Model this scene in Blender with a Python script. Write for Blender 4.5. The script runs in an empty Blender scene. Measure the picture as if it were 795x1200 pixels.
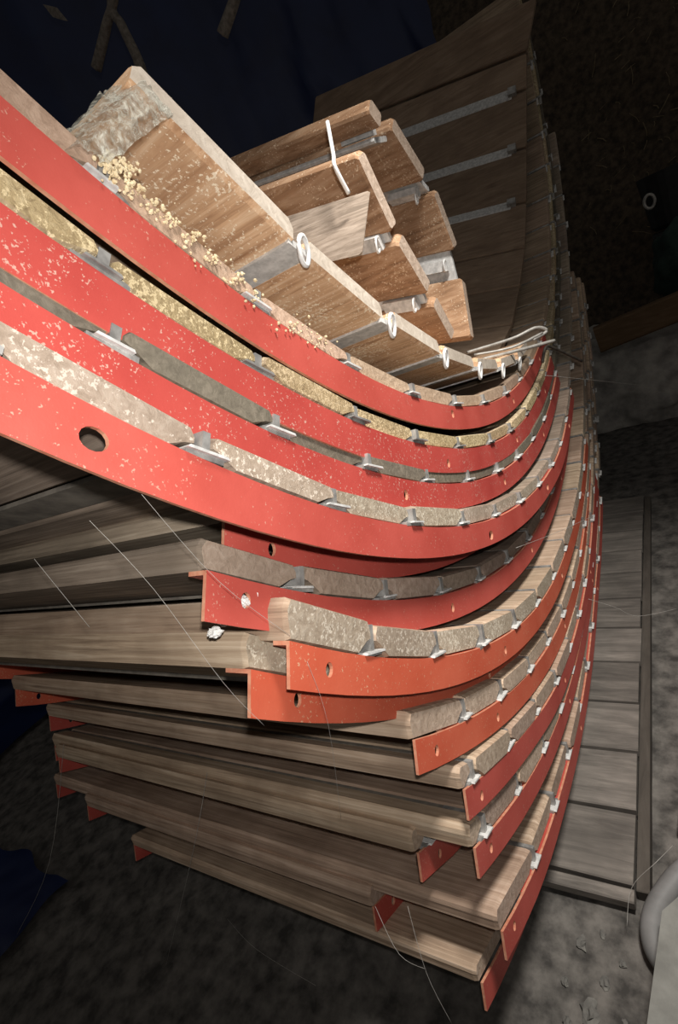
import bpy, bmesh, math, random
from mathutils import Vector, Matrix, noise
from mathutils.geometry import tessellate_polygon
S = 0.5                       # one survey unit = half a metre
sc = bpy.context.scene; COL = sc.collection
rnd = random.Random(7)
PI = math.pi
CY, CZ = 4.25, 4.2            # common centre of the nested arcs
PH0, PHS = -60.0, 2.5
PAN = {
1: {'x': 1.0, 'near': -44.03, 'far': 78.5, 'r': [5.01, 5.016, 5.021, 5.027, 5.032, 5.038, 5.044, 5.057, 5.072, 5.086, 5.098, 5.109, 5.118, 5.125, 5.131, 5.135, 5.139, 5.141, 5.143, 5.143, 5.143, 5.142, 5.141, 5.139, 5.137, 5.134, 5.131, 5.129, 5.135, 5.144, 5.152, 5.159, 5.167, 5.174, 5.182, 5.189, 5.195, 5.202, 5.208, 5.214, 5.22, 5.225, 5.231, 5.236, 5.237, 5.238, 5.239, 5.239, 5.239, 5.239, 5.239, 5.238, 5.237, 5.236, 5.234, 5.232, 5.23, 5.228, 5.226], 'xl': 4.5, 'holes': [-19.3], 'j0': -41.49, 'pitch': 5.74, 'hf': {-19.3: 0.66}},
2: {'x': 0.985, 'near': -43.44, 'far': 78.5, 'r': [5.213, 5.224, 5.236, 5.247, 5.258, 5.268, 5.278, 5.288, 5.298, 5.308, 5.318, 5.328, 5.338, 5.347, 5.356, 5.363, 5.37, 5.376, 5.38, 5.383, 5.385, 5.384, 5.382, 5.378, 5.372, 5.363, 5.364, 5.366, 5.366, 5.366, 5.366, 5.365, 5.363, 5.361, 5.358, 5.355, 5.351, 5.352, 5.358, 5.364, 5.37, 5.375, 5.381, 5.386, 5.387, 5.388, 5.389, 5.389, 5.389, 5.389, 5.389, 5.388, 5.387, 5.386, 5.384, 5.382, 5.38, 5.378, 5.376], 'xl': 4.49, 'holes': [-21.65], 'j0': -41.2, 'pitch': 5.49, 'hf': {-21.65: 0.39}},
3: {'x': 0.975, 'near': -43.07, 'far': 77.5, 'r': [5.337, 5.355, 5.372, 5.389, 5.405, 5.421, 5.436, 5.45, 5.464, 5.478, 5.491, 5.503, 5.514, 5.525, 5.534, 5.543, 5.55, 5.556, 5.562, 5.566, 5.568, 5.57, 5.57, 5.57, 5.569, 5.567, 5.565, 5.561, 5.557, 5.551, 5.545, 5.537, 5.529, 5.52, 5.51, 5.505, 5.501, 5.502, 5.508, 5.514, 5.52, 5.525, 5.531, 5.536, 5.537, 5.538, 5.539, 5.539, 5.539, 5.539, 5.539, 5.538, 5.537, 5.536, 5.534, 5.532, 5.53, 5.528, 5.526], 'xl': 4.47, 'holes': [-27.13], 'j0': -40.66, 'pitch': 5.32, 'hf': {-27.13: 0.48}},
4: {'x': 0.91, 'near': -42.91, 'far': 59.5, 'r': [5.45, 5.477, 5.504, 5.529, 5.554, 5.578, 5.601, 5.623, 5.646, 5.666, 5.684, 5.701, 5.715, 5.729, 5.741, 5.752, 5.763, 5.773, 5.782, 5.792, 5.801, 5.812, 5.822, 5.834, 5.847, 5.85, 5.842, 5.833, 5.822, 5.81, 5.796, 5.782, 5.765, 5.747, 5.728, 5.708, 5.687, 5.664, 5.658, 5.664, 5.67, 5.675, 5.681, 5.686, 5.687, 5.688, 5.689, 5.689, 5.689, 5.689, 5.689, 5.688, 5.687, 5.686, 5.684, 5.682, 5.68, 5.678, 5.676], 'xl': 4.41, 'holes': [-41.11, -19.5], 'j0': -38.43, 'pitch': 5.12, 'hf': {-41.11: 0.5, -19.5: 0.38}},
5: {'x': 1.1, 'near': -36.06, 'far': 60.0, 'r': [5.514, 5.542, 5.569, 5.596, 5.621, 5.645, 5.668, 5.69, 5.711, 5.73, 5.748, 5.765, 5.781, 5.795, 5.808, 5.82, 5.829, 5.838, 5.844, 5.854, 5.863, 5.874, 5.884, 5.896, 5.909, 5.912, 5.904, 5.895, 5.884, 5.872, 5.858, 5.844, 5.827, 5.809, 5.79, 5.77, 5.749, 5.726, 5.72, 5.726, 5.732, 5.737, 5.743, 5.748, 5.749, 5.75, 5.751, 5.751, 5.751, 5.751, 5.751, 5.75, 5.749, 5.748, 5.746, 5.744, 5.742, 5.74, 5.738], 'xl': 4.35, 'holes': [-34.11], 'j0': -31.76, 'pitch': 5.06, 'hf': {-34.11: 0.6}},
6: {'x': 1.02, 'near': -37.3, 'far': 59.5, 'r': [5.594, 5.622, 5.649, 5.676, 5.704, 5.744, 5.782, 5.819, 5.855, 5.889, 5.922, 5.954, 5.983, 6.011, 6.037, 6.061, 6.083, 6.102, 6.119, 6.134, 6.147, 6.156, 6.162, 6.166, 6.167, 6.166, 6.162, 6.156, 6.147, 6.137, 6.123, 6.108, 6.09, 6.07, 6.048, 6.023, 5.997, 5.969, 5.939, 5.908, 5.882, 5.887, 5.893, 5.898, 5.899, 5.9, 5.901, 5.901, 5.901, 5.901, 5.901, 5.9, 5.899, 5.898, 5.896, 5.894, 5.892, 5.89, 5.888], 'xl': 4.52, 'holes': [-35.97, -23.19], 'j0': -33.61, 'pitch': 4.85, 'hf': {-35.97: 0.57, -23.19: 0.45}},
7: {'x': 0.95, 'near': -35.06, 'far': 41.5, 'r': [5.674, 5.702, 5.729, 5.756, 5.784, 5.824, 5.862, 5.899, 5.958, 6.016, 6.073, 6.131, 6.187, 6.24, 6.29, 6.336, 6.379, 6.417, 6.45, 6.478, 6.501, 6.517, 6.528, 6.532, 6.546, 6.559, 6.569, 6.575, 6.577, 6.576, 6.571, 6.562, 6.55, 6.534, 6.514, 6.491, 6.465, 6.435, 6.402, 6.366, 6.325, 6.281, 6.235, 6.185, 6.133, 6.079, 6.051, 6.051, 6.051, 6.051, 6.051, 6.05, 6.049, 6.048, 6.046, 6.044, 6.042, 6.04, 6.038], 'xl': 4.45, 'holes': [-33.42], 'j0': -31.06, 'pitch': 4.63, 'hf': {-33.42: 0.54}},
8: {'x': 1.05, 'near': -35.49, 'far': 42.5, 'r': [5.736, 5.764, 5.791, 5.818, 5.846, 5.886, 5.924, 5.961, 6.022, 6.09, 6.157, 6.221, 6.283, 6.343, 6.4, 6.453, 6.504, 6.551, 6.594, 6.634, 6.668, 6.699, 6.725, 6.748, 6.766, 6.781, 6.791, 6.796, 6.798, 6.795, 6.788, 6.777, 6.761, 6.741, 6.717, 6.689, 6.658, 6.622, 6.583, 6.541, 6.494, 6.445, 6.392, 6.336, 6.278, 6.216, 6.152, 6.113, 6.113, 6.113, 6.113, 6.112, 6.111, 6.11, 6.108, 6.106, 6.104, 6.102, 6.1], 'xl': 4.39, 'holes': [-33.7], 'j0': -31.19, 'pitch': 4.54, 'hf': {-33.7: 0.5}},
9: {'x': 0.985, 'near': -28.51, 'far': 43.0, 'r': [5.816, 5.844, 5.871, 5.898, 5.926, 5.988, 6.065, 6.141, 6.214, 6.285, 6.353, 6.419, 6.481, 6.538, 6.591, 6.642, 6.692, 6.738, 6.781, 6.819, 6.853, 6.881, 6.903, 6.92, 6.932, 6.94, 6.943, 6.941, 6.948, 6.945, 6.938, 6.927, 6.911, 6.891, 6.867, 6.839, 6.808, 6.772, 6.733, 6.691, 6.644, 6.595, 6.542, 6.486, 6.428, 6.366, 6.302, 6.263, 6.263, 6.263, 6.263, 6.262, 6.261, 6.26, 6.258, 6.256, 6.254, 6.252, 6.25], 'xl': 4.32, 'holes': [-27.07, -21.02], 'j0': -24.21, 'pitch': 4.41, 'hf': {-27.07: 0.5, -21.02: 0.45}},
10: {'x': 0.965, 'near': -25.65, 'far': 44.0, 'r': [5.896, 5.924, 5.951, 6.038, 6.126, 6.212, 6.295, 6.376, 6.454, 6.528, 6.599, 6.667, 6.731, 6.79, 6.844, 6.891, 6.935, 6.98, 7.031, 7.074, 7.099, 7.119, 7.133, 7.142, 7.145, 7.143, 7.136, 7.123, 7.105, 7.095, 7.088, 7.077, 7.061, 7.041, 7.017, 6.989, 6.958, 6.922, 6.883, 6.841, 6.794, 6.745, 6.692, 6.636, 6.578, 6.516, 6.452, 6.413, 6.413, 6.413, 6.413, 6.412, 6.411, 6.41, 6.408, 6.406, 6.404, 6.402, 6.4], 'xl': 4.55, 'holes': [-24.32], 'j0': -20.45, 'pitch': 4.25, 'hf': {-24.32: 0.43}},
11: {'x': 0.98, 'near': -25.22, 'far': 44.5, 'r': [6.009, 6.108, 6.205, 6.3, 6.392, 6.481, 6.567, 6.649, 6.727, 6.801, 6.871, 6.936, 6.996, 7.052, 7.102, 7.15, 7.194, 7.231, 7.261, 7.282, 7.295, 7.305, 7.309, 7.307, 7.299, 7.285, 7.272, 7.266, 7.255, 7.245, 7.238, 7.227, 7.211, 7.191, 7.167, 7.139, 7.108, 7.072, 7.033, 6.991, 6.944, 6.895, 6.842, 6.786, 6.728, 6.666, 6.602, 6.563, 6.563, 6.563, 6.563, 6.562, 6.561, 6.56, 6.558, 6.556, 6.554, 6.552, 6.55], 'xl': 4.62, 'holes': [-23.93], 'j0': -20.02, 'pitch': 4.1, 'hf': {-23.93: 0.5}},
12: {'x': 1.235, 'near': -25.56, 'far': 45.5, 'r': [6.071, 6.17, 6.267, 6.362, 6.454, 6.543, 6.629, 6.711, 6.789, 6.863, 6.933, 6.998, 7.058, 7.114, 7.166, 7.236, 7.277, 7.31, 7.338, 7.359, 7.374, 7.383, 7.385, 7.382, 7.372, 7.356, 7.334, 7.328, 7.317, 7.307, 7.3, 7.289, 7.273, 7.253, 7.229, 7.201, 7.17, 7.134, 7.095, 7.053, 7.006, 6.957, 6.904, 6.848, 6.79, 6.728, 6.664, 6.625, 6.625, 6.625, 6.625, 6.624, 6.623, 6.622, 6.62, 6.618, 6.616, 6.614, 6.612], 'xl': 4.48, 'holes': [-24.05], 'j0': -20.36, 'pitch': 4.05, 'hf': {-24.05: 0.45}},
13: {'x': 0.98, 'near': -24.03, 'far': 45.5, 'r': [6.471, 6.578, 6.682, 6.782, 6.877, 6.967, 7.053, 7.133, 7.208, 7.276, 7.339, 7.395, 7.445, 7.489, 7.525, 7.573, 7.608, 7.622, 7.618, 7.619, 7.613, 7.6, 7.58, 7.553, 7.519, 7.485, 7.47, 7.471, 7.467, 7.457, 7.45, 7.439, 7.423, 7.403, 7.379, 7.351, 7.32, 7.284, 7.245, 7.203, 7.156, 7.107, 7.054, 6.998, 6.94, 6.878, 6.814, 6.775, 6.775, 6.775, 6.775, 6.774, 6.773, 6.772, 6.77, 6.768, 6.766, 6.764, 6.762], 'xl': 5.01, 'holes': [-22.99], 'j0': -19.73, 'pitch': 3.88, 'hf': {-22.99: 0.6}},
14: {'x': 1.65, 'near': -24.24, 'far': 46.5, 'r': [6.546, 6.653, 6.757, 6.857, 6.952, 7.042, 7.128, 7.208, 7.283, 7.351, 7.414, 7.47, 7.52, 7.564, 7.6, 7.648, 7.683, 7.697, 7.693, 7.694, 7.688, 7.675, 7.655, 7.628, 7.594, 7.56, 7.545, 7.546, 7.542, 7.532, 7.525, 7.514, 7.498, 7.478, 7.454, 7.426, 7.395, 7.359, 7.32, 7.278, 7.231, 7.182, 7.129, 7.073, 7.015, 6.953, 6.889, 6.85, 6.85, 6.85, 6.85, 6.849, 6.848, 6.847, 6.845, 6.843, 6.841, 6.839, 6.837], 'xl': 4.45, 'holes': [-22.89], 'j0': -19.94, 'pitch': 3.84, 'hf': {-22.89: 0.5}},
15: {'x': 1.12, 'near': -23.97, 'far': 46.0, 'r': [6.751, 6.858, 6.962, 7.062, 7.157, 7.247, 7.333, 7.413, 7.488, 7.556, 7.619, 7.675, 7.725, 7.769, 7.805, 7.853, 7.888, 7.902, 7.898, 7.893, 7.882, 7.864, 7.838, 7.806, 7.766, 7.727, 7.706, 7.702, 7.692, 7.682, 7.675, 7.664, 7.648, 7.628, 7.604, 7.576, 7.545, 7.509, 7.47, 7.428, 7.381, 7.332, 7.279, 7.223, 7.165, 7.103, 7.039, 7.0, 7.0, 7.0, 7.0, 6.999, 6.998, 6.997, 6.995, 6.993, 6.991, 6.989, 6.987], 'xl': 3.89, 'holes': [], 'j0': -19.67, 'pitch': 3.74, 'hf': {}},
}
DIRF = [-0.9803, 0.017, 0.1967]
FPTS = [[-0.773, 8.911, 2.858], [-0.997, 8.729, 2.339], [-1.066, 8.532, 1.923], [-1.157, 8.105, 1.257], [-1.212, 7.531, 0.628], [-1.24, 6.895, 0.135], [-1.265, 6.247, -0.22], [-1.257, 5.44, -0.502], [-1.272, 4.81, -0.618]]
APTS = [[-1.12, 3.062, 0.984], [-1.12, 3.158, 0.914], [-1.12, 3.32, 0.936], [-1.12, 3.621, 0.664], [-1.12, 3.743, 0.602], [-1.12, 3.843, 0.239], [-1.12, 3.819, 0.058], [-1.12, 3.645, -0.326]]
BPTS = [[-1.05, 2.562, 0.708], [-1.05, 2.688, 0.365], [-1.05, 2.708, 0.311], [-1.05, 2.908, 0.031], [-1.05, 2.924, -0.028], [-1.05, 3.054, -0.261]]
SLAB = [[-0.98, 2.385, 0.497], [-0.98, 2.113, 0.26]]
SLABC = [(-.5,2.0,0),(-.56,1.44,0)]
FILMC = [[-0.985, 0.896, 0.579], [-0.985, 1.271, 0.816], [-0.985, 1.379, 0.716], [-0.985, 0.992, 0.534]]
WEBS = [
 ([[-0.93, 2.717, -1.484], [-0.9, 3.51, -1.829], [-0.767, 4.4, -2.163]], 0.006, 'long pale cobweb strand slanting across the right side of the stack to the floor'),
 ([[-0.95, 4.821, -0.956], [-0.664, 5.6, -1.297], [-0.077, 8.5, -2.374]], 0.009, 'cobweb strand running from the stack edge towards the grey ledge'),
 ([[-0.765, 3.4, -2.335], [-0.638, 3.6, -2.559], [-0.533, 3.8, -2.789], [-0.285, 4.2, -3.013]], 0.007, 'wavy cobweb strand crossing above the walkway boards'),
 ([[-0.685, 1.927, -3.55], [-0.65, 2.1, -3.468], [-0.504, 2.2, -3.336], [-0.43, 2.4, -3.443]], 0.006, 'bent cobweb strand from the near walkway end up to the pale stub post'),
 ([[-1.25, 0.899, -2.004], [-1.15, 0.822, -2.108], [-1.1, 0.862, -2.245]], 0.0035, 'cobweb strand hanging between the two lowest short rib ends'),
 ([[-1.15, 0.96, -2.053], [-1.1, 0.855, -2.253], [-1.05, 0.813, -2.463]], 0.0035, 'cobweb strand running down past the lowest rib end to the photo bottom'),
 ([[-1.0, 0.548, -0.14], [-0.98, 0.584, -0.33], [-0.96, 0.609, -0.61], [-0.95, 0.644, -0.776]], 0.002, 'fine cobweb strand slanting over the grey board edges at left'),
 ([[-0.93, 0.625, -0.093], [-0.95, 0.72, -0.399], [-0.93, 0.829, -0.647]], 0.0022, 'fine cobweb strand from the big-holed rib down to the pale end grain'),
 ([[-2.4, 1.171, -1.835], [-2.5, 0.923, -2.174], [-3.666, 0.794, -3.6]], 0.005, 'cobweb strand hanging straight from the long boards to the dark floor'),
 ([[-3.379, 1.195, -3.58], [-2.916, 1.077, -3.5], [-2.434, 1.072, -3.6]], 0.005, 'sagging cobweb strand lying on the dark floor below the stack'),
 ([[-0.93, 0.844, -0.745], [-0.95, 0.829, -0.963], [-1.2, 0.908, -1.517]], 0.002, 'thin cobweb strand dropping from the oval hole across the long boards'),
 ([[-4.0, 1.163, -1.873], [-4.2, 0.726, -2.587], [-5.27, 0.448, -3.5]], 0.006, 'long cobweb strand at left from the board ends down to the blue scrap'),
 ([[-1.5, 0.629, -0.228], [-1.45, 0.635, -0.463]], 0.003, 'short cobweb strand under the big-holed rib at the left edge'),
]
COC = [([-1.04, 0.834, -0.539], 0.022, (1, 1, 0.8), 'white fluffy cocoon on the board corner just below the upper short rib end'), ([-1.1, 0.748, -0.572], 0.017, (1.5, 1, 0.8), 'white fluffy cocoon on the lower grey board edge, left of the other cocoon')]
WIRES = [([[-1.303, 4.05, -0.464], [-1.009, 4.25, -0.495], [-0.844, 4.35, -0.485], [-0.782, 4.4, -0.542], [-0.872, 4.3, -0.559]], 0.013, 'upper looped grey wire lying in the trough near the red rib tips'), ([[-1.243, 4.0, -0.492], [-0.99, 4.1, -0.538], [-0.796, 4.3, -0.532]], 0.01, 'middle grey wire of the three in the trough'), ([[-1.16, 3.9, -0.529], [-0.936, 4.1, -0.575], [-0.737, 4.35, -0.621]], 0.013, 'lowest straight pale wire of the three in the trough')]
CABLEP = [[-0.888, 4.5, -0.784], [-0.844, 4.55, -0.681], [-0.791, 4.65, -0.734], [-0.661, 4.9, -0.936]]
STRINGP = [[-1.05, 2.373, 0.82], [-1.04, 2.329, 0.755], [-1.03, 2.279, 0.674], [-1.02, 2.235, 0.621], [-1.02, 2.279, 0.521]]
STICKS = [[[-3.265, 5.0, 4.277], [-3.794, 5.0, 3.741], [-4.107, 5.0, 3.577], [-4.461, 5.0, 3.403]], [[-3.265, 5.0, 4.277], [-3.911, 5.0, 3.709], [-3.928, 5.0, 3.472], [-3.91, 5.0, 3.2], [-3.94, 5.0, 3.022]], [[-2.092, 5.0, 3.472], [-2.526, 5.0, 3.021], [-2.67, 5.0, 2.924], [-2.901, 5.0, 2.803]]]
LEAFP = [[-4.779, 5.0, 4.161], [-4.663, 5.0, 4.069], [-4.601, 5.0, 3.912], [-4.723, 5.0, 4.015]]
CRUMBS = [[-0.99, 1.019, 0.548], [-0.99, 1.075, 0.566], [-0.99, 1.054, 0.564], [-0.99, 1.067, 0.535], [-0.99, 1.079, 0.544], [-0.99, 1.052, 0.54], [-0.99, 1.02, 0.533], [-0.99, 1.011, 0.539], [-0.99, 1.057, 0.536], [-0.99, 1.013, 0.508], [-0.99, 1.046, 0.543], [-0.99, 1.048, 0.543], [-0.99, 1.033, 0.54], [-0.99, 1.093, 0.538], [-0.99, 1.039, 0.528], [-0.99, 1.095, 0.542], [-0.99, 1.005, 0.505], [-0.99, 1.006, 0.538], [-0.99, 1.039, 0.508], [-0.99, 1.035, 0.564], [-0.99, 1.061, 0.543], [-0.99, 1.027, 0.53], [-0.99, 1.043, 0.533], [-0.99, 1.019, 0.519], [-0.99, 1.079, 0.538], [-0.99, 1.023, 0.526], [-0.99, 1.06, 0.55], [-0.99, 1.02, 0.522], [-0.99, 1.04, 0.54], [-0.99, 1.046, 0.537], [-0.99, 1.055, 0.56], [-0.99, 1.084, 0.536], [-0.99, 1.01, 0.523], [-0.99, 1.048, 0.536], [-0.99, 1.049, 0.509], [-0.99, 1.042, 0.517], [-0.99, 1.105, 0.552], [-0.99, 1.021, 0.526], [-0.99, 1.0, 0.537], [-0.99, 1.065, 0.525], [-0.99, 1.07, 0.561], [-0.99, 1.098, 0.532], [-0.99, 1.056, 0.531], [-0.99, 1.008, 0.551], [-0.99, 0.995, 0.511], [-0.99, 1.021, 0.538], [-0.99, 1.029, 0.528], [-0.99, 1.051, 0.533], [-0.99, 1.032, 0.573], [-0.99, 1.042, 0.533], [-0.99, 1.073, 0.539], [-0.99, 1.021, 0.53], [-0.99, 1.009, 0.546], [-0.99, 1.013, 0.531], [-0.99, 1.089, 0.529], [-0.99, 1.068, 0.534], [-0.99, 1.051, 0.542], [-0.99, 1.052, 0.566], [-0.99, 1.02, 0.55], [-0.99, 1.056, 0.529], [-0.99, 1.057, 0.518], [-0.99, 1.024, 0.522], [-0.99, 1.091, 0.539], [-0.99, 1.069, 0.54], [-0.99, 0.999, 0.532], [-0.99, 1.018, 0.533], [-0.99, 1.026, 0.531], [-0.99, 0.972, 0.508], [-0.99, 1.078, 0.542], [-0.99, 1.017, 0.535], [-0.99, 1.054, 0.532], [-0.99, 1.066, 0.561], [-0.99, 1.001, 0.518], [-0.99, 1.058, 0.555], [-0.99, 1.029, 0.552], [-0.99, 1.005, 0.52], [-0.99, 1.026, 0.522], [-0.99, 1.057, 0.555], [-0.99, 1.006, 0.507], [-0.99, 1.029, 0.548], [-0.99, 1.072, 0.537], [-0.99, 1.028, 0.517], [-0.99, 0.992, 0.528], [-0.99, 1.024, 0.552], [-0.99, 1.01, 0.52], [-0.99, 1.051, 0.559], [-0.99, 1.0, 0.515], [-0.99, 1.076, 0.551], [-0.99, 1.069, 0.556], [-0.99, 0.996, 0.549], [-0.99, 1.027, 0.535], [-0.99, 1.041, 0.555], [-0.99, 1.016, 0.563], [-0.99, 1.021, 0.555], [-0.99, 1.031, 0.562], [-0.99, 1.014, 0.557], [-0.99, 1.002, 0.559], [-0.99, 1.006, 0.559], [-0.99, 1.029, 0.549], [-0.99, 0.99, 0.543], [-0.99, 1.015, 0.536], [-0.99, 1.016, 0.551], [-0.99, 1.004, 0.547], [-0.99, 1.027, 0.548], [-0.99, 1.01, 0.544], [-0.99, 1.019, 0.547], [-0.99, 0.999, 0.546], [-0.99, 1.004, 0.556], [-0.99, 1.009, 0.529], [-0.99, 1.038, 0.55], [-0.99, 1.009, 0.54], [-0.99, 1.038, 0.539], [-0.99, 1.014, 0.547], [-0.99, 1.014, 0.552], [-0.99, 1.004, 0.551], [-0.99, 0.985, 0.558], [-0.99, 1.032, 0.559], [-0.99, 1.037, 0.562], [-0.99, 1.009, 0.545], [-0.99, 1.003, 0.555], [-0.99, 1.072, 0.559], [-0.99, 1.008, 0.554], [-0.99, 1.019, 0.55], [-0.99, 1.033, 0.543], [-0.99, 1.013, 0.552], [-0.99, 1.0, 0.562], [-0.99, 1.0, 0.541], [-0.99, 1.048, 0.484], [-0.99, 1.071, 0.494], [-0.99, 1.098, 0.498], [-0.99, 1.041, 0.495], [-0.99, 1.075, 0.493], [-0.99, 1.033, 0.487], [-0.99, 1.075, 0.493], [-0.99, 1.039, 0.481], [-0.99, 1.065, 0.482], [-0.99, 1.033, 0.488], [-0.99, 1.069, 0.509], [-0.99, 1.075, 0.491], [-0.99, 1.03, 0.469], [-0.99, 1.058, 0.499], [-0.99, 1.046, 0.486], [-0.99, 1.068, 0.492], [-0.99, 1.037, 0.498], [-0.99, 1.041, 0.501], [-0.99, 1.053, 0.496], [-0.99, 1.057, 0.5], [-0.99, 1.034, 0.493], [-0.99, 1.036, 0.48], [-0.99, 1.031, 0.489], [-0.99, 1.058, 0.504], [-0.99, 1.065, 0.49], [-0.99, 1.005, 0.485], [-0.99, 1.075, 0.5], [-0.99, 1.085, 0.491], [-0.99, 1.024, 0.485], [-0.99, 1.052, 0.504], [-0.99, 1.05, 0.454], [-0.99, 1.077, 0.451], [-0.99, 1.109, 0.462], [-0.99, 1.074, 0.439], [-0.99, 1.131, 0.45], [-0.99, 1.096, 0.467], [-0.99, 1.078, 0.44], [-0.99, 1.109, 0.46], [-0.99, 1.07, 0.455], [-0.99, 1.078, 0.457], [-0.99, 1.107, 0.446], [-0.99, 1.103, 0.461], [-0.99, 1.091, 0.439], [-0.99, 1.115, 0.471], [-0.99, 1.13, 0.455], [-0.99, 1.18, 0.463], [-0.99, 1.097, 0.46], [-0.99, 1.11, 0.463], [-0.99, 1.078, 0.476], [-0.99, 1.098, 0.462], [-0.99, 1.071, 0.436], [-0.99, 1.108, 0.446], [-0.99, 1.119, 0.418], [-0.99, 1.129, 0.423], [-0.99, 1.146, 0.414], [-0.99, 1.139, 0.419], [-0.99, 1.105, 0.429], [-0.99, 1.144, 0.424], [-0.99, 1.113, 0.417], [-0.99, 1.116, 0.428], [-0.99, 1.156, 0.424], [-0.99, 1.162, 0.414], [-0.99, 1.144, 0.408], [-0.99, 1.085, 0.422], [-0.99, 1.107, 0.426], [-0.99, 1.122, 0.408], [-0.99, 1.121, 0.404], [-0.99, 1.121, 0.421], [-0.99, 1.128, 0.411], [-0.99, 1.136, 0.427], [-0.99, 1.135, 0.435], [-0.99, 1.157, 0.412], [-0.99, 1.141, 0.417], [-0.99, 1.122, 0.425], [-0.99, 1.211, 0.382], [-0.99, 1.145, 0.354], [-0.99, 1.225, 0.367], [-0.99, 1.195, 0.369], [-0.99, 1.227, 0.376], [-0.99, 1.179, 0.366], [-0.99, 1.226, 0.374], [-0.99, 1.191, 0.378], [-0.99, 1.167, 0.382], [-0.99, 1.175, 0.361], [-0.99, 1.165, 0.381], [-0.99, 1.166, 0.369], [-0.99, 1.212, 0.388], [-0.99, 1.199, 0.385], [-0.99, 1.21, 0.384], [-0.99, 1.155, 0.383], [-0.99, 1.187, 0.385], [-0.99, 1.185, 0.37], [-0.99, 1.181, 0.369], [-0.99, 1.212, 0.381], [-0.99, 1.181, 0.373], [-0.99, 1.12, 0.37], [-0.99, 1.164, 0.382], [-0.99, 1.167, 0.372], [-0.99, 1.186, 0.366], [-0.99, 1.155, 0.365], [-0.99, 1.249, 0.325], [-0.99, 1.224, 0.31], [-0.99, 1.239, 0.31], [-0.99, 1.225, 0.305], [-0.99, 1.299, 0.309], [-0.99, 1.169, 0.302], [-0.99, 1.227, 0.34], [-0.99, 1.158, 0.32], [-0.99, 1.258, 0.305], [-0.99, 1.208, 0.303], [-0.99, 1.235, 0.329], [-0.99, 1.232, 0.318], [-0.99, 1.23, 0.315], [-0.99, 1.153, 0.306], [-0.99, 1.209, 0.313], [-0.99, 1.206, 0.32], [-0.99, 1.24, 0.342], [-0.99, 1.238, 0.311], [-0.99, 1.216, 0.35], [-0.99, 1.22, 0.333], [-0.99, 1.236, 0.321], [-0.99, 1.277, 0.308], [-0.99, 1.223, 0.319], [-0.99, 1.154, 0.338], [-0.99, 1.205, 0.324], [-0.99, 1.24, 0.317], [-0.99, 1.325, 0.268], [-0.99, 1.298, 0.263], [-0.99, 1.284, 0.258], [-0.99, 1.275, 0.26], [-0.99, 1.276, 0.249], [-0.99, 1.28, 0.258], [-0.99, 1.371, 0.244], [-0.99, 1.293, 0.246], [-0.99, 1.247, 0.256], [-0.99, 1.308, 0.254], [-0.99, 1.312, 0.248], [-0.99, 1.333, 0.267], [-0.99, 1.306, 0.268], [-0.99, 1.327, 0.256], [-0.99, 1.243, 0.265], [-0.99, 1.245, 0.252], [-0.99, 1.296, 0.293], [-0.99, 1.264, 0.25], [-0.99, 1.303, 0.27], [-0.99, 1.303, 0.252], [-0.99, 1.328, 0.245], [-0.99, 1.306, 0.272], [-0.99, 1.293, 0.257], [-0.99, 1.283, 0.256], [-0.99, 1.243, 0.259], [-0.99, 1.283, 0.257], [-0.99, 1.342, 0.198], [-0.99, 1.344, 0.184], [-0.99, 1.33, 0.191], [-0.99, 1.317, 0.192], [-0.99, 1.353, 0.209], [-0.99, 1.385, 0.2], [-0.99, 1.355, 0.209], [-0.99, 1.287, 0.193], [-0.99, 1.318, 0.223], [-0.99, 1.349, 0.213], [-0.99, 1.322, 0.174], [-0.99, 1.328, 0.191], [-0.99, 1.357, 0.189], [-0.99, 1.327, 0.177], [-0.99, 1.337, 0.19], [-0.99, 1.356, 0.208], [-0.99, 1.351, 0.192], [-0.99, 1.497, 0.062], [-0.99, 1.578, 0.1], [-0.99, 1.454, 0.093], [-0.99, 1.429, 0.08], [-0.99, 1.469, 0.078], [-0.99, 1.41, 0.109], [-0.99, 1.477, 0.088], [-0.99, 1.447, 0.087], [-0.99, 1.474, 0.1], [-0.99, 1.567, 0.077], [-0.99, 1.498, 0.064], [-0.99, 1.529, 0.081], [-0.99, 1.422, 0.081], [-0.99, 1.517, 0.118], [-0.99, 1.362, 0.11], [-0.99, 1.459, 0.088], [-0.99, 1.507, 0.093], [-0.99, 1.597, 0.039], [-0.99, 1.535, 0.063], [-0.99, 1.377, 0.093], [-0.99, 1.443, 0.077], [-0.99, 1.46, 0.069], [-0.99, 1.547, 0.024], [-0.99, 1.599, 0.022], [-0.99, 1.556, 0.002], [-0.99, 1.701, -0.01], [-0.99, 1.65, 0.02], [-0.99, 1.56, 0.007], [-0.99, 1.635, 0.021], [-0.99, 1.619, -0.001], [-0.99, 1.648, -0.024], [-0.99, 1.624, 0.009], [-0.99, 1.615, 0.021], [-0.99, 1.57, 0.05], [-0.99, 1.538, 0.044], [-0.99, 1.582, 0.008], [-0.99, 1.52, 0.024], [-0.99, 1.597, -0.013], [-0.99, 1.58, 0.006]]
CAMR = [[0.807119, -0.140948, -0.573317], [0.463123, -0.451121, 0.762894], [-0.366164, -0.881263, -0.298832]]
FLASH, FILL_LAMP, AMB = 33, 540, .09


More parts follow.
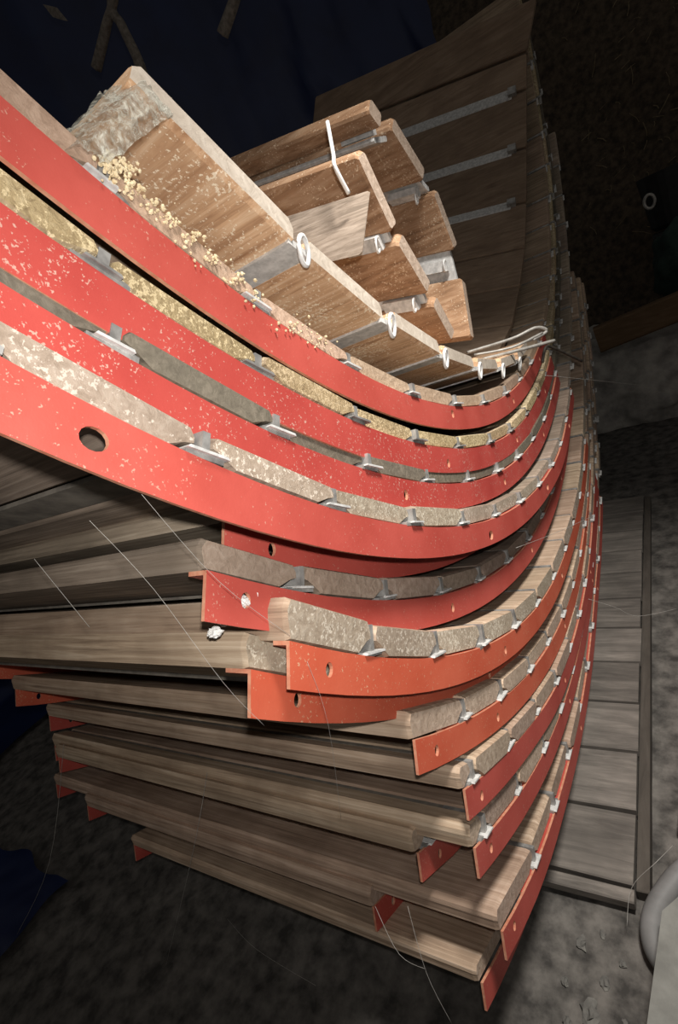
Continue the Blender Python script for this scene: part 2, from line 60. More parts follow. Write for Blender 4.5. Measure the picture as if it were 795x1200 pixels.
# ------------------------------------------------------------------ materials
def nt(name):
    m = bpy.data.materials.new(name); m.use_nodes = True
    t = m.node_tree; t.nodes.clear()
    o = t.nodes.new('ShaderNodeOutputMaterial'); b = t.nodes.new('ShaderNodeBsdfPrincipled')
    t.links.new(b.outputs[0], o.inputs[0])
    return m, t, b
def mixc(t, fac, a, b, mode='MIX'):
    n = t.nodes.new('ShaderNodeMix'); n.data_type = 'RGBA'; n.blend_type = mode
    for s, v in ((0, fac), (6, a), (7, b)):
        if isinstance(v, (int, float)): n.inputs[s].default_value = v
        elif isinstance(v, (tuple, list)): n.inputs[s].default_value = (*v[:3], 1)
        else: t.links.new(v, n.inputs[s])
    return n.outputs[2]
def ramp(t, src, stops):
    n = t.nodes.new('ShaderNodeValToRGB'); e = n.color_ramp.elements
    while len(e) < len(stops): e.new(.5)
    for i, (p, c) in enumerate(stops):
        e[i].position = p; e[i].color = (*c, 1) if isinstance(c, (tuple, list)) else (c, c, c, 1)
    t.links.new(src, n.inputs[0]); return n.outputs[0]
def coords(t, scale=(1, 1, 1)):
    tc = t.nodes.new('ShaderNodeTexCoord'); mp = t.nodes.new('ShaderNodeMapping')
    mp.inputs['Scale'].default_value = scale
    t.links.new(tc.outputs['Object'], mp.inputs[0]); return mp.outputs[0]
def nz(t, vec, scale, detail=5, rough=.6, dist=0):
    n = t.nodes.new('ShaderNodeTexNoise'); n.inputs['Scale'].default_value = scale
    n.inputs['Detail'].default_value = detail; n.inputs['Roughness'].default_value = rough
    n.inputs['Distortion'].default_value = dist
    t.links.new(vec, n.inputs['Vector']); return n.outputs['Fac']
def bump(t, b, h, strength=.3, dist=.01):
    n = t.nodes.new('ShaderNodeBump'); n.inputs['Strength'].default_value = strength
    n.inputs['Distance'].default_value = dist
    t.links.new(h, n.inputs['Height']); t.links.new(n.outputs[0], b.inputs['Normal'])
def tone(t, c):
    a = t.nodes.new('ShaderNodeVertexColor'); a.layer_name = 'tone'
    return mixc(t, 1.0, c, a.outputs[0], 'MULTIPLY')
def wood(name, c1, c2, c3, grain=(1.2, 26, 26), rough=.85, speck=None, speckth=.66, bmp=.35, tn=True):
    m, t, b = nt(name)
    v = coords(t, grain); g = nz(t, v, 3.2, 8, .68, .6)
    v2 = coords(t); big = nz(t, v2, 5, 3)
    col = ramp(t, g, [(.28, c1), (.5, c2), (.72, c3)])
    col = mixc(t, ramp(t, big, [(.4, 0.0), (.68, .5)]), col, c1)
    if speck:
        s = nz(t, v2, 150, 3, .7); s2 = nz(t, v2, 9, 3)
        ma = t.nodes.new('ShaderNodeMath'); ma.operation = 'MULTIPLY_ADD'; ma.inputs[1].default_value = .35
        t.links.new(s2, ma.inputs[0]); t.links.new(s, ma.inputs[2])
        col = mixc(t, ramp(t, ma.outputs[0], [(speckth, 0.0), (speckth + .05, .85)]), col, speck)
    if tn: col = tone(t, col)
    t.links.new(col, b.inputs['Base Color']); b.inputs['Roughness'].default_value = rough
    b.inputs['Specular IOR Level'].default_value = .2
    bump(t, b, g, bmp, .004)
    return m
def plain(name, c1, c2, scale=20, rough=.6, metal=0, bmp=.2, spec=.4, stretch=(1, 1, 1)):
    m, t, b = nt(name); v = coords(t, stretch); g = nz(t, v, scale, 6)
    t.links.new(ramp(t, g, [(.35, c1), (.65, c2)]), b.inputs['Base Color'])
    b.inputs['Roughness'].default_value = rough; b.inputs['Metallic'].default_value = metal
    b.inputs['Specular IOR Level'].default_value = spec
    bump(t, b, g, bmp, .004); return m
def red_paint(name, c1, c2, dirt, amount, rough=.5):
    m, t, b = nt(name); v = coords(t)
    g = nz(t, v, 7, 5); s = nz(t, v, 190, 2, .7); s2 = nz(t, v, 11, 4)
    col = ramp(t, g, [(.3, c1), (.7, c2)])
    ma = t.nodes.new('ShaderNodeMath'); ma.operation = 'MULTIPLY_ADD'; ma.inputs[1].default_value = .35
    t.links.new(s2, ma.inputs[0]); t.links.new(s, ma.inputs[2])
    col = mixc(t, ramp(t, ma.outputs[0], [(.83 - amount, 0.0), (.89 - amount, .8)]), col, dirt)
    sc2 = nz(t, coords(t, (6, 1, 1)), 4, 6, .75, 1.5)
    col = mixc(t, ramp(t, sc2, [(.62, 0.0), (.8, .45)]), col, (.16, .05, .035))
    t.links.new(col, b.inputs['Base Color']); b.inputs['Roughness'].default_value = rough
    b.inputs['Specular IOR Level'].default_value = .35
    bump(t, b, s, .12, .002); return m

RED = red_paint('red_rib_paint', (.41, .063, .047), (.51, .092, .071), (.56, .29, .22), -.01)
RED2 = red_paint('dusty_red_rib_paint', (.39, .05, .041), (.48, .075, .06), (.56, .37, .30), .025)
RED3 = red_paint('orange_red_rib_paint', (.52, .09, .045), (.60, .13, .07), (.64, .40, .25), .0)
WORN = plain('worn_paint_edge', (.60, .30, .19), (.50, .17, .10), 60, .6)
W_GREY = wood('weathered_grey_board', (.13, .10, .074), (.32, .25, .19), (.50, .41, .325), (.7, 24, 24))
W_TAN = wood('dusty_tan_board', (.20, .135, .092), (.48, .345, .245), (.70, .55, .42), (.7, 24, 24))
W_STRAW = wood('straw_covered_board', (.20, .15, .09), (.42, .32, .20), (.58, .47, .31), (9, 30, 30), speck=(.70, .58, .38), speckth=.7, bmp=.8)
W_DARK = wood('dark_damp_board', (.07, .06, .045), (.14, .115, .085), (.22, .18, .13), (4, 20, 20))
W_BROWN = wood('brown_sawn_board', (.15, .078, .042), (.38, .225, .13), (.58, .40, .265), (1.1, 13, 13), speck=(.70, .55, .40), speckth=.78)
W_BARE_LIT = wood('bare_sawn_underside_lightened', (.30, .15, .075), (.66, .42, .25), (.86, .66, .46), (1.1, 17, 17), speck=(.9, .78, .6), speckth=.76)  # lighter copy of the brown board, makes up for grazing light underneath
W_FAR = wood('dim_brown_plank', (.17, .115, .08), (.27, .19, .13), (.36, .265, .19), (1, 10, 10))
E_PALE = wood('pale_end_grain', (.26, .20, .145), (.40, .32, .245), (.53, .45, .36), (14, 22, 22), speck=(.66, .58, .48), speckth=.74, bmp=.6)
E_TAN = wood('tan_end_grain', (.26, .19, .14), (.43, .325, .25), (.58, .465, .375), (14, 24, 24), bmp=.6)
E_STRAW = wood('straw_end_grain', (.20, .14, .075), (.44, .33, .18), (.58, .46, .28), (26, 30, 30), speck=(.68, .54, .33), speckth=.70, bmp=.9)
E_DARK = wood('dark_end_grain', (.10, .085, .065), (.17, .145, .11), (.26, .22, .17), (12, 24, 24), bmp=.5)
E_DUST = wood('dusty_white_end_grain', (.36, .30, .24), (.50, .43, .355), (.62, .55, .47), (10, 16, 16), bmp=.5)
GALV = plain('galvanised_steel', (.24, .23, .22), (.50, .485, .46), 30, .45, .45, .15)
DUSTY = plain('dusty_joint_strip', (.15, .13, .11), (.26, .23, .19), 30, .7, .1, .2)
GALVW = plain('bright_zinc_tab', (.46, .455, .44), (.72, .71, .69), 60, .45, .1, .15)
WHITE = plain('white_plastic', (.72, .71, .69), (.82, .81, .79), 30, .5)
FLUFF = plain('white_fluff', (.70, .68, .64), (.85, .83, .80), 90, .95, 0, .8)
SAWD = plain('sawdust', (.56, .43, .25), (.80, .68, .46), 80, .95, 0, .8)
WEB = plain('cobweb_silk', (.28, .26, .235), (.42, .40, .37), 60, .9)
EARTH = plain('dark_earth_floor', (.045, .041, .037), (.165, .15, .134), 13, .95, 0, .9)
BANK = plain('straw_earth_bank', (.03, .022, .015), (.10, .072, .048), 16, .97, 0, 1)
LEDGE = plain('grey_earth_ledge', (.22, .205, .188), (.44, .41, .37), 7, .95, 0, 1)
DECK = wood('grey_walkway_board', (.08, .071, .063), (.165, .146, .128), (.26, .229, .2), (1, 9, 9), speck=None)
DECKR = wood('dark_walkway_bearer', (.05, .043, .036), (.08, .068, .057), (.11, .095, .08), (9, 1, 9), tn=False)
STONE = plain('pale_grey_concrete', (.17, .168, .152), (.25, .248, .225), 12, .85, 0, .4)
RUBBLE = plain('grey_rubble', (.09, .085, .078), (.20, .19, .17), 18, .95, 0, .8)
PIPE = plain('grey_pipe_plastic', (.155, .153, .148), (.22, .215, .21), 8, .5, 0, .1)
BEAM = wood('brown_beam_wood', (.11, .065, .035), (.16, .10, .055), (.22, .14, .085), (1.5, 12, 12), tn=False)
GREEN = plain('dark_green_cloth', (.014, .03, .024), (.028, .05, .04), 20, .85)
BLACK = plain('black_rubber', (.006, .006, .006), (.014, .014, .014), 20, .6)
BARK = plain('dry_twig_bark', (.10, .085, .07), (.20, .175, .15), 60, .9, 0, .8)
STRAWM = plain('dry_straw', (.14, .105, .06), (.26, .20, .12), 40, .9)
WIRE = plain('dull_grey_wire', (.34, .32, .29), (.52, .50, .46), 50, .5, .3)
CABLE = plain('dark_cable', (.02, .017, .014), (.05, .04, .03), 40, .7)
def tarp_mat():
    m, t, b = nt('dark_blue_tarpaulin'); v = coords(t)
    g = nz(t, v, 1.6, 6, .6, .4)
    col = ramp(t, g, [(.3, (.005, .011, .05)), (.7, (.010, .024, .095))])
    w = nz(t, coords(t, (1, 1, 1)), 120, 2)
    t.links.new(col, b.inputs['Base Color']); b.inputs['Roughness'].default_value = .5
    bump(t, b, w, .25, .002); return m
TARP = tarp_mat()
def film_mat():
    m, t, b = nt('dusty_plastic_film'); v = coords(t, (6, 6, 6)); g = nz(t, v, 9, 6, .7, 1.2)
    t.links.new(ramp(t, g, [(.35, (.36, .34, .27)), (.65, (.74, .72, .62))]), b.inputs['Base Color'])
    t.links.new(ramp(t, g, [(.36, .08), (.64, .75)]), b.inputs['Alpha'])
    b.inputs['Roughness'].default_value = .25; bump(t, b, g, .6, .01); return m
FILM = film_mat()

# ------------------------------------------------------------------ helpers
def empty(name, loc, label, cat, group=None):
    o = bpy.data.objects.new(name, None); COL.objects.link(o); o.empty_display_size = .05
    o.location = Vector(loc) * S; tag(o, label, cat, group); return o
def tag(o, label, cat, group=None, kind=None):
    if label: o['label'] = label
    if cat: o['category'] = cat
    if group: o['group'] = group
    if kind: o['kind'] = kind
    return o
class MB:
    """collects faces in survey units; optional board tone per face"""
    def __init__(s): s.v = []; s.f = []; s.m = []; s.t = []
    def face(s, idx, mi=0, tn=1.0): s.f.append(idx); s.m.append(mi); s.t.append(tn)
    def prism(s, ring0, ring1, mi=0, cap0=0, cap1=0, tn=1.0, smooth=False):
        n = len(ring0); b = len(s.v); s.v += list(ring0) + list(ring1)
        for i in range(n): s.face((b + i, b + (i + 1) % n, b + n + (i + 1) % n, b + n + i), mi, tn)
        s.face(tuple(range(b + n - 1, b - 1, -1)), cap0, tn); s.face(tuple(range(b + n, b + 2 * n)), cap1, tn)
    def loft(s, rings, mi=0, cap0=0, cap1=0, tn=1.0):
        n = len(rings[0]); b = len(s.v)
        for r in rings: s.v += list(r)
        for k in range(len(rings) - 1):
            for i in range(n):
                s.face((b + k * n + i, b + k * n + (i + 1) % n, b + (k + 1) * n + (i + 1) % n, b + (k + 1) * n + i), mi, tn)
        s.face(tuple(range(b + n - 1, b - 1, -1)), cap0, tn); e = b + (len(rings) - 1) * n
        s.face(tuple(range(e, e + n)), cap1, tn)
    def box(s, c, h, mi=0, rot=None, tn=1.0, bev=0):
        c = Vector(c); R = rot or Matrix.Identity(3)
        hx, hy, hz = h; bv = bev
        if bv:
            prof = [(-hy + bv, -hz), (hy - bv, -hz), (hy, -hz + bv), (hy, hz - bv), (hy - bv, hz), (-hy + bv, hz), (-hy, hz - bv), (-hy, -hz + bv)]
        else: prof = [(-hy, -hz), (hy, -hz), (hy, hz), (-hy, hz)]
        s.prism([c + R @ Vector((-hx, a, b)) for a, b in prof], [c + R @ Vector((hx, a, b)) for a, b in prof], mi, mi, mi, tn)
    def tube(s, pts, r, n=8, mi=0, tn=1.0, closed=False):
        pts = [Vector(p) for p in pts]; N = len(pts); rings = []
        rr = r if isinstance(r, (list, tuple)) else [r] * N
        up = Vector((0.31, .22, .92)).normalized()
        for i, p in enumerate(pts):
            if closed: d = pts[(i + 1) % N] - pts[i - 1]
            else: d = pts[min(i + 1, N - 1)] - pts[max(i - 1, 0)]
            d.normalize(); a = d.cross(up)
            if a.length < .05: a = d.cross(Vector((1, 0, 0)))
            a.normalize(); b = a.cross(d)
            rings.append([p + (a * math.cos(2 * PI * k / n) + b * math.sin(2 * PI * k / n)) * rr[i] for k in range(n)])
        if closed:
            b0 = len(s.v)
            for q in rings: s.v += q
            for k in range(N):
                for i in range(n):
                    k2 = (k + 1) % N
                    s.face((b0 + k * n + i, b0 + k * n + (i + 1) % n, b0 + k2 * n + (i + 1) % n, b0 + k2 * n + i), mi, tn)
        else: s.loft(rings, mi, mi, mi, tn)
    def blob(s, c, r, mi=0, seed=0, sub=2, amp=.3, sq=(1, 1, 1), tn=1.0):
        bm = bmesh.new(); bmesh.ops.create_icosphere(bm, subdivisions=sub, radius=1)
        b = len(s.v); c = Vector(c)
        for v in bm.verts:
            k = 1 + amp * noise.noise(v.co * 1.7 + Vector((seed * 3.1, seed, 0)))
            s.v.append(c + Vector((v.co.x * sq[0], v.co.y * sq[1], v.co.z * sq[2])) * (r * k))
        for f in bm.faces: s.face(tuple(b + v.index for v in f.verts), mi, tn)
        bm.free()
    def build(s, name, mats, parent=None, origin=None, smooth=False):
        org = Vector(origin) if origin is not None else (Vector(parent['org']) if parent and 'org' in parent else Vector((0, 0, 0)))
        me = bpy.data.meshes.new(name)
        me.from_pydata([tuple((Vector(v) - org) * S) for v in s.v], [], s.f)
        for m in (mats if isinstance(mats, (list, tuple)) else [mats]): me.materials.append(m)
        me.polygons.foreach_set('material_index', s.m)
        at = me.color_attributes.new('tone', 'FLOAT_COLOR', 'CORNER')
        dat = []
        for p, t in zip(me.polygons, s.t):
            c = t if isinstance(t, tuple) else (t, t, t)
            dat += list((*c, 1.0)) * p.loop_total
        at.data.foreach_set('color', dat)
        bm = bmesh.new(); bm.from_mesh(me); bmesh.ops.recalc_face_normals(bm, faces=bm.faces); bm.to_mesh(me); bm.free()
        if smooth: me.polygons.foreach_set('use_smooth', [True] * len(me.polygons))
        o = bpy.data.objects.new(name, me); COL.objects.link(o)
        if parent: o.parent = parent
        else: o.location = org * S
        return o
ORG = {}
def root(name, org, label, cat, group=None):
    o = empty(name, org, label, cat, group); ORG[o.name] = Vector(org); return o
def part(mb, name, mats, r, smooth=False):
    top = r
    while top.parent: top = top.parent
    return mb.build(name, mats, r, ORG[top.name], smooth)
def single(mb, name, mats, label, cat, group=None, kind=None, smooth=False):
    vs = [Vector(v) for v in mb.v]; lo = min(v.z for v in vs)
    org = Vector((sum(v.x for v in vs) / len(vs), sum(v.y for v in vs) / len(vs), lo))
    return tag(mb.build(name, mats, None, org, smooth), label, cat, group, kind)
def rad(rs, ph):
    t = (ph - PH0) / PHS; i = max(0, min(len(rs) - 2, int(math.floor(t)))); u = t - i
    return rs[i] * (1 - u) + rs[i + 1] * u
def yz(r, ph):
    a = math.radians(ph); return CY + r * math.sin(a), CZ - r * math.cos(a)

# ------------------------------------------------------------------ ribbed panels
BT, PHT = .057, .125          # board thickness, rib height
def rib_mesh(rs, x, side, ph0, ph1, holes, big, foot=.10, f0=0):
    """flat curved bar standing on edge with a short foot turned in under the boards"""
    th = .012; mb = MB()
    N = int((ph1 - ph0) / 1.2); phs = [ph0 + (ph1 - ph0) * i / N for i in range(N + 1)]
    outer = [Vector((*yz(rad(rs, p), p), 0)) for p in phs]
    inner = [Vector((*yz(rad(rs, p) - PHT, p), 0)) for p in phs]
    loops = [outer + inner[::-1]]
    for h, fr in holes:
        r0 = rad(rs, h) - fr * PHT; c = yz(r0, h); a = math.radians(h)
        tv = Vector((math.cos(a), math.sin(a))); rv = Vector((math.sin(a), -math.cos(a)))
        hr = (.030, .024) if big else (.017, .022)
        loops.append([Vector((c[0], c[1], 0)) + Vector(((tv * math.cos(w) * hr[0] + rv * math.sin(w) * hr[1])[0], (tv * math.cos(w) * hr[0] + rv * math.sin(w) * hr[1])[1], 0)) for w in [2 * PI * k / 14 for k in range(14)]])
    tris = tessellate_polygon(loops); flat = [p for l in loops for p in l]
    x0, x1 = (x - th, x) if side > 0 else (x, x + th)
    b = len(mb.v); n = len(flat)
    mb.v += [Vector((x0, p.x, p.y)) for p in flat] + [Vector((x1, p.x, p.y)) for p in flat]
    for t in tris: mb.face(tuple(b + i for i in t), 0); mb.face(tuple(b + n + i for i in reversed(t)), 0)
    o = 0
    for l in loops:
        k = len(l)
        for i in range(k):
            mb.face((b + o + i, b + o + (i + 1) % k, b + n + o + (i + 1) % k, b + n + o + i), 1)
        o += k
    # foot of the angle
    fx0, fx1 = (x - foot, x - th) if side > 0 else (x + th, x + foot)
    rings = []
    for p in [q for q in phs[::2] if q >= ph0 + f0] + [phs[-1]]:
        y0, z0 = yz(rad(rs, p) - PHT, p); y1, z1 = yz(rad(rs, p) - PHT + .012, p)
        rings.append([(fx0, y0, z0), (fx1, y0, z0), (fx1, y1, z1), (fx0, y1, z1)])
    mb.loft(rings, 0, 1, 1)
    return mb
def board_poly(rin, rout, a0, a1, cham, notch, n0=None, n1=None):
    """board cross-section as (phi, r): notched outside at the joints, rounded inside"""
    w = (a1 - a0)
    c = cham; nn = notch
    t = rout - rin
    m0 = nn if n0 is None else n0; m1 = nn if n1 is None else n1
    return [(a0 + m0, rout), (a1 - m1, rout), (a1 - m1 * .35, rin + t * .62), (a1, rin + t * .5), (a1, rin + t * .28), (a1 - c, rin), (a0 + c, rin), (a0, rin + t * .28), (a0, rin + t * .5), (a0 + m0 * .35, rin + t * .62)]
def make_panel(k, mats, tabs=GALV, redm=RED, label='', sub=0, jit=.006, bt=.07, tab_w=.16, tonev=.16, tint=(1, 1, 1)):
    d = PAN[k]; rs = d['r']; xr, xl = -d['x'], -d['xl']
    y0, z0 = yz(rad(rs, 0), 0)
    g = random.Random(100 + k)
    r = root('curved_panel', (xr, y0, z0), label, 'panel', 'curved board panels with red ribs')
    far = d['far']; near = d['near'] if k > 4 else -56.0
    jn = [d['j0']]
    while jn[0] - d['pitch'] > near + .8: jn.insert(0, jn[0] - d['pitch'])
    while jn[-1] + d['pitch'] < far - 1.5: jn.append(jn[-1] + d['pitch'] * g.uniform(.97, 1.03))
    edges = [near - (.25 if k > 4 else 0)] + jn + [far]
    gap = math.degrees(.034 / rad(rs, -20)); mb = MB(); joints = []
    for i in range(len(edges) - 1):
        a0, a1 = edges[i] + gap / 2, edges[i + 1] - gap / 2
        tn = 1 + g.uniform(-tonev, tonev); tn = (tn * tint[0], tn * (1 + g.uniform(-.03, .03)) * tint[1], tn * tint[2])
        ex = xr + g.uniform(-jit, jit) - .004; el = xl + g.uniform(-.02, .02)
        dt = g.uniform(-.006, .006); am = math.radians((a0 + a1) / 2)
        n = math.degrees(tab_w / 2 / rad(rs, am)); c = math.degrees(.014 / rad(rs, 0))
        xs = [el, el + .02, el * .66 + ex * .34, el * .33 + ex * .67, ex - .02, ex]
        rings = []
        for q, x in enumerate(xs):
            e = .006 if q in (0, 5) else 0
            w = g.uniform(-.004, .004)
            pp = board_poly(rad(rs, (a0 + a1) / 2) - PHT - bt + dt + e + w, rad(rs, (a0 + a1) / 2) - PHT - e, a0 + e * 4, a1 - e * 4, c, n, c * .8 if i == 0 else None, c * .8 if i == len(edges) - 2 else None)
            # straight plank: radius measured on the chord
            ra, rb = rad(rs, a0), rad(rs, a1); rm = rad(rs, (a0 + a1) / 2); ring = []
            for ph, rr in pp:
                u = (ph - a0) / (a1 - a0); rr2 = rr + (ra * (1 - u) + rb * u - rm)
                ring.append((x, *yz(rr2, ph)))
            rings.append(ring)
        mb.loft(rings, 0, 1, 1, tn)
    part(mb, 'board_lining', mats, r)
    holes = [(h, d.get('hf', {}).get(h, .5)) for h in d['holes']]
    last = max([h for h, _ in holes], default=near + 1)
    h = last + 14
    while h < min(far - 3, 20): holes.append((h, .45)); h += 13.5
    rfar = {1: 14, 2: 13, 3: 13, 4: 14, 5: 12, 6: 14}.get(k, 16)
    holes = [q for q in holes if q[0] < rfar - 2]
    rm = part(rib_mesh(rs, xr + .004, 1, near, rfar, holes, k == 4, {6: .07, 7: .06, 8: .10}.get(k, .05), 0 if k in (6, 7, 8) else 2.0), 'rib', [redm, WORN], r)
    lp = part(rib_mesh(rs, xl + .012, -1, near, far, [(near + 1.4, .5)], False, .05, 2.0), 'rib', [redm, WORN], r)
    for j in jn:
        mj = MB(); ro = rad(rs, j) - PHT; hw = math.degrees(tab_w * .42 / ro)
        e = xr + g.uniform(-.004, .012)
        if abs(j) > 55 and j > 0: e -= 0
        prof = [(-hw, ro - .001), (hw, ro - .001), (hw, ro - .016), (gap * .42, ro - .019), (gap * .42, ro - bt + .006), (-gap * .42, ro - bt + .006), (-gap * .42, ro - .019), (-hw, ro - .016)]
        def ring(x, s=1.0): return [(x, *yz(rr, j + a * s)) for a, rr in prof]
        tw = g.uniform(.75, 1.05)
        mj.loft([ring(xl + .05), ring(e - .20)], 0, 0, 0); prof = [(a * tw, q) for a, q in prof]
        mj.loft([ring(e - .20), ring(e - .004)], 1, 1, 1)
        sh = g.uniform(-.25, .25) * hw; lw = g.uniform(.55, .95) * hw
        prof = [(sh - lw, ro - .012), (sh + lw, ro - .012), (sh + lw * .9, ro - .019), (sh - lw * .9, ro - .019)]
        mj.loft([ring(e - .10), ring(e + .012)], 2, 2, 2)
        part(mj, 'joint_strip', [DUSTY, GALV, tabs], r)
    return r

LAB = {
1: 'topmost red-ribbed curved panel, its wide rib sprinkled with sawdust under the ribless brown panel',
2: 'second red-ribbed curved panel from the top, yellow straw-flecked boards along its rib',
3: 'third red-ribbed curved panel from the top, dark grey-green damp board over its rib',
4: 'fourth red-ribbed curved panel from the top, pale boards and a big round hole at left',
5: 'short-set red-ribbed panel tucked in right beneath the panel with the big round hole',
6: 'red-ribbed panel whose square end sits just above the white fluffy cocoon, grey boards on top',
7: 'orange-red ribbed panel with pale end grain at its square corner and an oval hole',
8: 'orange-red ribbed panel nested just below the oval-holed rib, casting a black shadow',
9: 'red-ribbed panel with tan boards whose rib corner is first below the two orange ribs',
10: 'red-ribbed panel whose rib corner is second below the two orange-red ribs',
11: 'red-ribbed panel whose rib corner is third along the right edge below the orange ribs',
12: 'red-ribbed panel set back left, its short rib end under the third corner panel',
13: 'wide tan panel with a long narrow red rib end at the lower right corner',
14: 'red-ribbed panel set far back left, small rib end just above the bottom board',
15: 'bottom panel of the whole stack, its dark rib end lowest at right by the floor',
}
def build_panels():
    make_panel(1, [W_GREY, E_TAN], GALVW, RED, LAB[1], tint=(1.05, .98, .9))
    make_panel(2, [W_STRAW, E_STRAW], GALV, RED2, LAB[2], jit=.014)
    make_panel(3, [W_DARK, E_DARK], GALVW, RED2, LAB[3], jit=.012)
    make_panel(4, [W_GREY, E_PALE], GALVW, RED, LAB[4], bt=.075, jit=.014)
    make_panel(5, [W_GREY, E_TAN], GALV, RED, LAB[5])
    make_panel(6, [W_GREY, E_TAN], GALVW, RED, LAB[6], bt=.085, tint=(.85, .85, .85))
    make_panel(7, [W_TAN, E_PALE], GALVW, RED3, LAB[7], bt=.11, jit=.012)
    make_panel(8, [W_TAN, E_PALE], GALV, RED3, LAB[8], bt=.10)
    for k in (9, 10, 11, 12, 13, 14, 15):
        make_panel(k, [W_TAN, E_TAN], GALVW, RED3 if k == 9 else RED, LAB[k], jit=.014, bt=.08 if k == 15 else .098)
build_panels()

# ------------------------------------------------------------------ ribless panel on top of the stack
def ring_clip(c, r=.042, tube=.010):
    mb = MB(); pts = []
    for i in range(16):
        a = 2 * PI * i / 16
        pts.append(Vector(c) + Vector((.25 * r * math.sin(a), r * .62 * math.cos(a), r * math.sin(a))))
    mb.tube(pts, tube, 6, closed=True); return mb
def ribless_panel():
    rp = [(-41.2, 4.60), (-34, 4.635), (-26, 4.70), (-18, 4.76), (-10, 4.82), (0, 4.88), (14, 4.9)]
    def ro(p):
        for (a, ra), (b, rb) in zip(rp, rp[1:]):
            if p <= b: return ra + (rb - ra) * (p - a) / (b - a)
        return rp[-1][1]
    edges = [-41.4, -33.2, -25.9, -19.0, -12.6, -6.6, -.6, 5.2]
    r = root('curved_panel', (-1, 4.25, -.68), 'ribless curved panel of thick brown sawn boards lying on top of the red ribs', 'panel')
    for i in range(len(edges) - 1):
        a0, a1 = edges[i] + .55, edges[i + 1] - .55
        if i == 0: a0 = edges[0]
        g = random.Random(i); bt = .085; mb = MB(); ex = -1.0 + g.uniform(-.006, .006)
        r0, r1 = ro(a0), ro(a1)
        prof = [(0, .0), (1, .0), (1, -.06), (.965, -.085), (.035, -.085), (0, -.06)]
        rings = []
        for x in (-4.4, -4.38, -2.5, ex - .02, ex):
            e = .010 if x in (-4.4, ex) else 0
            rings.append([(x, *yz(r0 + (r1 - r0) * u + w + (e if w < -.01 else -e), a0 + (a1 - a0) * u)) for u, w in prof])
        mb.loft(rings, 0, 1, 1, 1 + g.uniform(-.12, .12))
        part(mb, 'board', [W_BARE_LIT, E_DUST], r)
    for j in edges[1:-1]:
        mb = MB(); rr = ro(j); hw = .75
        prof = [(-hw, rr + .004), (hw, rr + .004), (hw, rr - .02), (-hw, rr - .02)]
        mb.prism([(-4.3, *yz(q, j + a)) for a, q in prof], [(-1.005, *yz(q, j + a)) for a, q in prof], 0, 0, 0)
        s = part(mb, 'joint_strip', GALVW, r)
        y, z = yz(rr + .012, j - .05)
        q = part(ring_clip((-.985, y, z), .046, .009), 'ring', WHITE, s, True)
    return r
ribless_panel()

# ------------------------------------------------------------------ rolled slatted mats standing in the trough, tall panel behind
DF = Vector(DIRF)
def plank(mb, p0, p1, d, L, th, out, mi=0, cap=1, tn=1.0, cham=.012, taper=0):
    """plank with its end edge p0-p1, running along d for L, th thick towards out"""
    p0, p1, out = Vector(p0), Vector(p1), Vector(out).normalized(); e = (p1 - p0).normalized()
    c = cham
    prof = [p0 + e * c, p1 - e * c, p1 + out * c, p1 + out * (th - c), p1 - e * c + out * th, p0 + e * c + out * th, p0 + out * (th - c), p0 + out * c]
    mid = (p0 + p1) / 2 + out * th / 2
    r0 = [mid + (p - mid) * .93 for p in prof]; r1 = [p + d * .015 for p in prof]
    r2 = [p + d * (L - .015) for p in prof]; r3 = [mid + (p - mid) * .93 + d * L for p in prof]
    mb.loft([r0, r1, r2, r3], mi, cap, cap, tn)
def slat_mat(name, label, rows, L, strips, rings, th=.085):
    ps = [p for a, b in rows for p in (a, b)]
    low = min(ps, key=lambda p: p[2])
    r = root(name, low, label, 'slatted mat', 'rolled slatted mats in the trough')
    for i, (a, b) in enumerate(rows):
        mb = MB(); e = (Vector(b) - Vector(a)).normalized(); out = e.cross(DF)
        if out.y < 0: out = -out
        plank(mb, a, b, DF, L[i], th, out, 0, 1, 1 + .1 * math.sin(i * 2.3 + 1))
        part(mb, 'board', [W_BROWN, E_TAN], r)
    for i, (a, b) in enumerate(strips):
        mb = MB(); e = (Vector(b) - Vector(a)).normalized(); out = e.cross(DF)
        if out.y < 0: out = -out
        off = out * .025; A, B = Vector(a) + off + DF * .04, Vector(b) + off + DF * .04
        plank(mb, A - e * .03, B + e * .03, DF, L[min(i, len(L) - 1)] - .2, .03, out, 0, 0)
        s = part(mb, 'joint_strip', [GALVW], r)
        # folded bracket with a ring at the end
        m2 = MB(); c = (Vector(a) + Vector(b)) / 2 + DF * .10 - out * .012
        ang = Matrix((DF, e, out)).transposed()
        m2.box(c + DF * .07, (.10, .034, .022), 0, ang); part(m2, 'bracket', GALVW, s)
        part(ring_clip(c + DF * -.02 - out * .03, .035, .007), 'ring', WHITE, s, True)
    return r
A = APTS; B = BPTS
slat_mat('slatted_mat', 'curled brown slatted mat standing furthest back, white zinc strips between its boards',
         [(A[0], A[1]), (A[2], A[3]), (A[4], A[5]), (A[6], A[7])], [1.3, 1.5, 1.6, 1.6], [(A[1], A[2]), (A[3], A[4]), (A[5], A[6])], None)
slat_mat('slatted_mat', 'curled brown slatted mat nearer the camera, a thin white wire hanging over its top board',
         [(B[0], B[1]), (B[2], B[3]), (B[4], B[5])], [1.2, 1.3, 1.3], [(B[1], B[2]), (B[3], B[4])], None)
